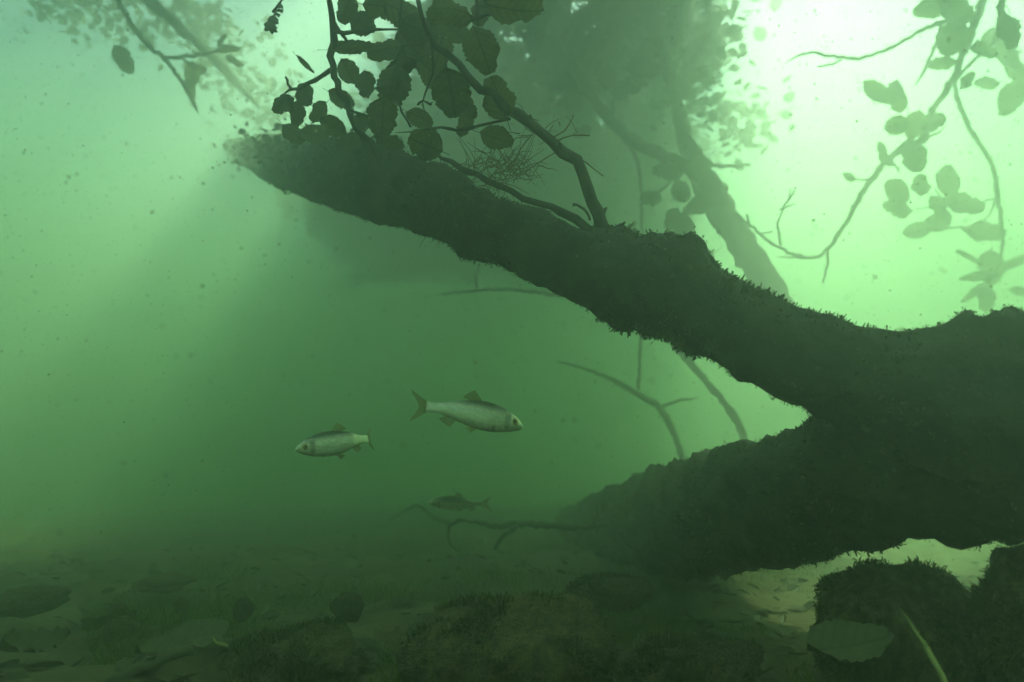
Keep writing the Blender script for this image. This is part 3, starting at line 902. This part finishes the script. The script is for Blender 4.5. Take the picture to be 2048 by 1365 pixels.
# ------------------------------------------------------------------ fish
def fish_materials():
    m, nt, p = material('fish_skin')
    tc = nt.nodes.new('ShaderNodeTexCoord')
    sep = nt.nodes.new('ShaderNodeSeparateXYZ')
    nt.links.new(tc.outputs['Generated'], sep.inputs[0])
    r = nt.nodes.new('ShaderNodeValToRGB')
    cr = r.color_ramp
    cr.elements[0].position = 0.10
    cr.elements[0].color = (0.92, 0.90, 0.72, 1)
    cr.elements[1].position = 0.62
    cr.elements[1].color = (0.80, 0.77, 0.55, 1)
    e = cr.elements.new(0.85)
    e.color = (0.10, 0.11, 0.07, 1)
    nt.links.new(sep.outputs[2], r.inputs[0])
    vo = nt.nodes.new('ShaderNodeTexVoronoi')
    vo.inputs['Scale'].default_value = 1.0
    mp = nt.nodes.new('ShaderNodeMapping')
    mp.inputs['Scale'].default_value = (170, 60, 260)
    nt.links.new(tc.outputs['Object'], mp.inputs[0])
    nt.links.new(mp.outputs[0], vo.inputs['Vector'])
    mx = nt.nodes.new('ShaderNodeMix')
    mx.data_type = 'RGBA'
    mx.blend_type = 'MULTIPLY'
    mx.inputs[0].default_value = 0.45
    nt.links.new(r.outputs[0], mx.inputs[6])
    r2 = nt.nodes.new('ShaderNodeValToRGB')
    r2.color_ramp.elements[0].color = (1, 1, 1, 1)
    r2.color_ramp.elements[1].color = (0.35, 0.35, 0.3, 1)
    nt.links.new(vo.outputs['Distance'], r2.inputs[0])
    nt.links.new(r2.outputs[0], mx.inputs[7])
    nt.links.new(mx.outputs[2], p.inputs['Base Color'])
    b = nt.nodes.new('ShaderNodeBump')
    b.inputs['Strength'].default_value = 0.35
    b.inputs['Distance'].default_value = 0.001
    nt.links.new(vo.outputs['Distance'], b.inputs['Height'])
    nt.links.new(b.outputs[0], p.inputs['Normal'])
    p.inputs['Metallic'].default_value = 0.5
    p.inputs['Roughness'].default_value = 0.45
    M['fish'] = m
    M['fin'] = leaf_mat('fin', (0.30, 0.18, 0.03), (0.50, 0.32, 0.06), 0.6)
    fm = M['fin']
    nt = fm.node_tree
    out = nt.nodes['Material Output']
    src = out.inputs['Surface'].links[0].from_socket
    tr = nt.nodes.new('ShaderNodeBsdfTransparent')
    ms = nt.nodes.new('ShaderNodeMixShader')
    ms.inputs[0].default_value = 0.62
    nt.links.new(src, ms.inputs[1])
    nt.links.new(tr.outputs[0], ms.inputs[2])
    nt.links.new(ms.outputs[0], out.inputs['Surface'])
    M['iris'] = noise_mat('iris', (0.35, 0.25, 0.05), (0.5, 0.38, 0.1), 300, 0.3)
    M['pupil'] = noise_mat('pupil', (0.004, 0.004, 0.004), (0.01, 0.01, 0.01), 300, 0.1)
    M['gill'] = noise_mat('gill', (0.30, 0.29, 0.18), (0.5, 0.48, 0.32), 120, 0.35)


fish_materials()
PROFILE = [  # t from snout, dorsal, ventral (fractions of body length), half width
    (0.00, 0.012, -0.012, 0.010), (0.015, 0.030, -0.030, 0.024), (0.05, 0.058, -0.052, 0.042), (0.10, 0.086, -0.076, 0.056), (0.17, 0.114, -0.104, 0.066), (0.25, 0.136, -0.128, 0.072),
    (0.34, 0.152, -0.144, 0.074), (0.43, 0.156, -0.150, 0.072), (0.52, 0.146, -0.144, 0.066), (0.61, 0.126, -0.126, 0.056), (0.70, 0.100, -0.098, 0.045), (0.78, 0.076, -0.072, 0.034),
    (0.86, 0.058, -0.054, 0.024), (0.93, 0.050, -0.048, 0.016), (1.00, 0.056, -0.056, 0.008)]


def fish(loc, yaw, pitch, roll, L, bend, sag, label, hscale=1.0):
    """Body along -X from the snout at +X/2; bend(t) sideways and sag(t) vertical offsets in body lengths."""
    root = thing('fish', loc, label, 'fish', 'fish swimming in open water')
    def sp(t):
        return Vector((L * (0.5 - t), L * bend(t), L * sag(t)))
    def frame(t):
        a, b = sp(max(t - 0.01, 0)), sp(min(t + 0.01, 1.3))
        tn = (b - a).normalized()
        up = Vector((0, 0, 1))
        up = (up - tn * up.dot(tn)).normalized()
        return tn, up, up.cross(tn)
    ts = np.array([p[0] for p in PROFILE])
    n = 34
    seg = 20
    mb = MB()
    rings = []
    for i in range(n):
        t = (i / (n - 1)) ** 1.15
        dz, vz, hw = (np.interp(t, ts, [p[k] for p in PROFILE]) for k in (1, 2, 3))
        dz, vz = dz * hscale, vz * hscale
        tn, up, side = frame(t)
        c = sp(t)
        for k in range(seg):
            th = 2 * math.pi * k / seg
            s, co = math.sin(th), math.cos(th)
            zz = (dz if s > 0 else -vz) * s
            yy = hw * math.copysign(abs(co) ** 0.85, co)
            mb.v.append(tuple(c + up * (L * zz) + side * (L * yy)))
    for i in range(n - 1):
        for k in range(seg):
            k2 = (k + 1) % seg
            mb.f.append((i * seg + k, i * seg + k2, (i + 1) * seg + k2, (i + 1) * seg + k))
    mb.f.append(tuple(range(seg)))
    mb.f.append(tuple((n - 1) * seg + k for k in reversed(range(seg))))
    me = mb.mesh('body')
    parts = [('body', me, M['fish'], None)]

    def fin(name, rays, spread=0.0):
        """rays: [(t, base z fraction, dx, dz, dy)] tip offsets in body lengths."""
        m = MB()
        for t, bz, dx, dz, dy in rays:
            tn, up, side = frame(t)
            a = sp(t) + up * (L * bz)
            b = a + tn * (L * dx) + up * (L * dz) + side * (L * dy)
            w = side * (0.002 * L)
            m.v.extend([tuple(a + w * 2), tuple(b + w * .3), tuple(b - w * .3), tuple(a - w * 2)])
        for i in range(len(rays) - 1):
            for k in range(4):
                k2 = (k + 1) % 4
                m.f.append((i * 4 + k, i * 4 + k2, i * 4 + 4 + k2, i * 4 + 4 + k))
        m.f.append((0, 1, 2, 3))
        e = (len(rays) - 1) * 4
        m.f.append((e + 3, e + 2, e + 1, e))
        parts.append((name, m.mesh(name, False), M['fin'], None))
    H = hscale
    fin('dorsal_fin', [(0.46, .146 * H, .09, .10, 0), (0.48, .143 * H, .10, .088, 0), (0.51, .138 * H, .10, .066, 0), (0.54, .130 * H, .10, .046, 0), (0.57, .122 * H, .09, .028, 0)])
    fin('anal_fin', [(0.70, -.094 * H, .05, -.085, 0), (0.73, -.086 * H, .06, -.075, 0), (0.76, -.076 * H, .07, -.06, 0), (0.80, -.066 * H, .07, -.04, 0)])
    fin('pelvic_fin', [(0.47, -.138 * H, .07, -.07, .03), (0.49, -.136 * H, .08, -.055, .035), (0.51, -.134 * H, .09, -.03, .03)])
    fin('pectoral_fin', [(0.24, -.07 * H, .10, -.035, .085), (0.24, -.078 * H, .11, -.05, .08), (0.24, -.086 * H, .10, -.065, .075)])
    fin('tail_fin', [(0.985, .05 * H, .17, .115, 0), (0.985, .038 * H, .16, .085, 0), (0.985, .026 * H, .125, .055, 0), (0.985, .012 * H, .10, .028, 0), (0.985, 0, .085, 0, 0), (0.985, -.012 * H, .10, -.03, 0), (0.985, -.026 * H, .125, -.06, 0), (0.985, -.038 * H, .16, -.09, 0), (0.985, -.05 * H, .17, -.12, 0)])
    # eyes and gill covers on both sides
    import bmesh
    for s in (-1, 1):
        for nm, rr_, off, mt in (('eye', 0.046, 0.0, 'iris'), ('pupil', 0.023, 0.0155, 'pupil')):
            bm = bmesh.new()
            bmesh.ops.create_uvsphere(bm, u_segments=14, v_segments=10, radius=rr_ * L)
            tn, up, side = frame(0.115)
            c = sp(0.115) + up * (0.012 * L) + side * (s * (0.041 + off) * L)
            for v in bm.verts:
                q = v.co
                v.co = c + tn * q.x + up * q.z + side * (q.y * 0.55)
            m2 = bpy.data.meshes.new(nm)
            bm.to_mesh(m2)
            bm.free()
            m2.polygons.foreach_set('use_smooth', [True] * len(m2.polygons))
            parts.append((nm, m2, M[mt], 'eye' if nm == 'pupil' else None))
        g = MB()
        nn = 8
        for j in range(nn + 1):
            a = -1.0 + 2.0 * j / nn
            for t_, inn in ((0.165, 0), (0.205 + 0.02 * (1 - a * a), 1)):
                dz, vz, hw = (np.interp(t_, ts, [p[k] for p in PROFILE]) for k in (1, 2, 3))
                tn, up, side = frame(t_)
                ang = a * 0.95
                zz = (dz if ang > 0 else -vz) * math.sin(ang) * H
                yy = hw * math.cos(ang) ** 0.85 + (0.0035 if inn else 0.001)
                g.v.append(tuple(sp(t_) + up * (L * zz) + side * (s * L * yy)))
        for j in range(nn):
            g.f.append((j * 2, j * 2 + 1, j * 2 + 3, j * 2 + 2))
        parts.append(('gill_cover', g.mesh('gill_cover'), M['gill'], None))
    root.rotation_euler = Euler((roll, pitch, yaw))
    last = {}
    for nm, me_, mt, par in parts:
        o = bpy.data.objects.new(nm, me_)
        COL.objects.link(o)
        me_.materials.append(mt)
        o.parent = last[par] if par else root
        last[nm] = o
    return root


R = math.radians
# nose at the right, sinking a little, seen from slightly behind
fish(at(955, 828, 0.938), R(22), R(15), R(-12), 0.142, lambda t: 0.10 * t * t, lambda t: -0.10 * t * t + 0.05 * t, 'silvery fish nosing down to the right with a forked orange tail', 1.0)
# facing left, tail swung away
fish(at(672, 886, 0.915), R(180 + 28), R(10), R(6), 0.108, lambda t: -0.02 * t + (-1.25 * max(0, t - 0.70) ** 1.2), lambda t: 0.0, 'greenish fish with yellow eye facing left', 1.05)
fish(at(912, 1006, 1.55), R(180 - 6), R(0), R(-30), 0.128, lambda t: 0.03 * t * t, lambda t: 0.0, 'dim dark fish silhouette lowest of the three, near the bed', 0.95)

# ------------------------------------------------------------------ leaf litter, gravel, specks
def scatter_litter(n, seed):
    r = np.random.default_rng(seed)
    base = np.array([(-0.5, 0, 0), (-0.15, 0.32, 0.06), (-0.15, -0.32, 0.05), (0.25, 0.30, 0.07), (0.25, -0.3, 0.04), (0.5, 0.0, 0.02), (0.05, 0, -0.03)])
    fc = [(0, 6, 1), (0, 2, 6), (1, 6, 3), (2, 4, 6), (3, 6, 5), (6, 4, 5)]
    V, Fs, k = [], [], 0
    for i in range(n):
        y = 0.45 + 2.2 * r.random() ** 1.3
        x = r.uniform(-1.1, 1.1) * (0.4 + y)
        s = r.uniform(0.01, 0.05)
        e = np.array(Euler((r.uniform(-0.5, 0.5), r.uniform(-0.5, 0.5), r.uniform(0, 6.28))).to_matrix())
        q = (base * s * np.array([1, r.uniform(.5, 1), 1])) @ e.T + np.array([x, y, bed_z(x, y) + 0.004])
        V.extend(q.tolist())
        Fs.extend([tuple(j + k for j in f) for f in fc])
        k += 7
    me = bpy.data.meshes.new('leaf_litter')
    me.from_pydata(V, [], Fs)
    me.update()
    o = link('leaf_litter', me, M['litter'])
    return tag(o, 'layer of small dead leaf scraps over the lake bed', 'leaf litter', kind='stuff')


scatter_litter(2600, 41)


def specks(n, seed):
    r = np.random.default_rng(seed)
    d = 0.35 + 1.9 * r.random(n) ** 0.8
    x = r.uniform(-0.85, 0.85, n) * d
    z = CAM_H + r.uniform(-0.35, 0.78, n) * d
    d = d * 0.9
    ok = (z > 0.05) & (z < ZTOP - 0.1)
    P = np.stack([x, d, z], 1)[ok]
    n = len(P)
    s = r.lognormal(math.log(0.00022), 0.5, n).clip(0.00006, 0.0009)
    tet = np.array([(1, 1, 1), (-1, -1, 1), (-1, 1, -1), (1, -1, -1)], float)
    V = (P[:, None, :] + tet[None] * s[:, None, None] * r.uniform(0.5, 1.4, (n, 1, 3))).reshape(-1, 3)
    F = np.array([(0, 1, 2), (0, 3, 1), (0, 2, 3), (1, 3, 2)])
    Fs = (np.arange(n)[:, None, None] * 4 + F[None]).reshape(-1, 3)
    me = bpy.data.meshes.new('suspended_silt')
    me.from_pydata(V.tolist(), [], Fs.tolist())
    me.update()
    o = link('suspended_silt', me, M['speck'])
    return tag(o, 'fine silt specks drifting through the green water', 'silt', kind='stuff')


specks(75000, 51)

# ------------------------------------------------------------------ the water itself: one closed body of turbid green water
def haze():
    mb = MB()
    x0, x1, y0, y1, z0, z1 = -14, 14, -14, 14, -1.2, ZTOP
    mb.add([(x0, y0, z0), (x1, y0, z0), (x1, y1, z0), (x0, y1, z0), (x0, y0, z1), (x1, y0, z1), (x1, y1, z1), (x0, y1, z1)],
           [(3, 2, 1, 0), (4, 5, 6, 7), (0, 1, 5, 4), (1, 2, 6, 5), (2, 3, 7, 6), (3, 0, 4, 7)])
    m = bpy.data.materials.new('turbid_water')
    m.use_nodes = True
    nt = m.node_tree
    nt.nodes.remove(nt.nodes['Principled BSDF'])
    v = nt.nodes.new('ShaderNodeVolumePrincipled')
    v.inputs['Color'].default_value = (0.37, 0.42, 0.37, 1)
    v.inputs['Density'].default_value = 0.74
    v.inputs['Anisotropy'].default_value = 0.70
    v.inputs['Absorption Color'].default_value = (0.07, 0.27, 0.058, 1)
    nt.links.new(v.outputs[0], nt.nodes['Material Output'].inputs['Volume'])
    o = mb.build('haze', m, None, False)
    return tag(o, 'turbid green water filling the whole place', 'water', kind='stuff')


haze()
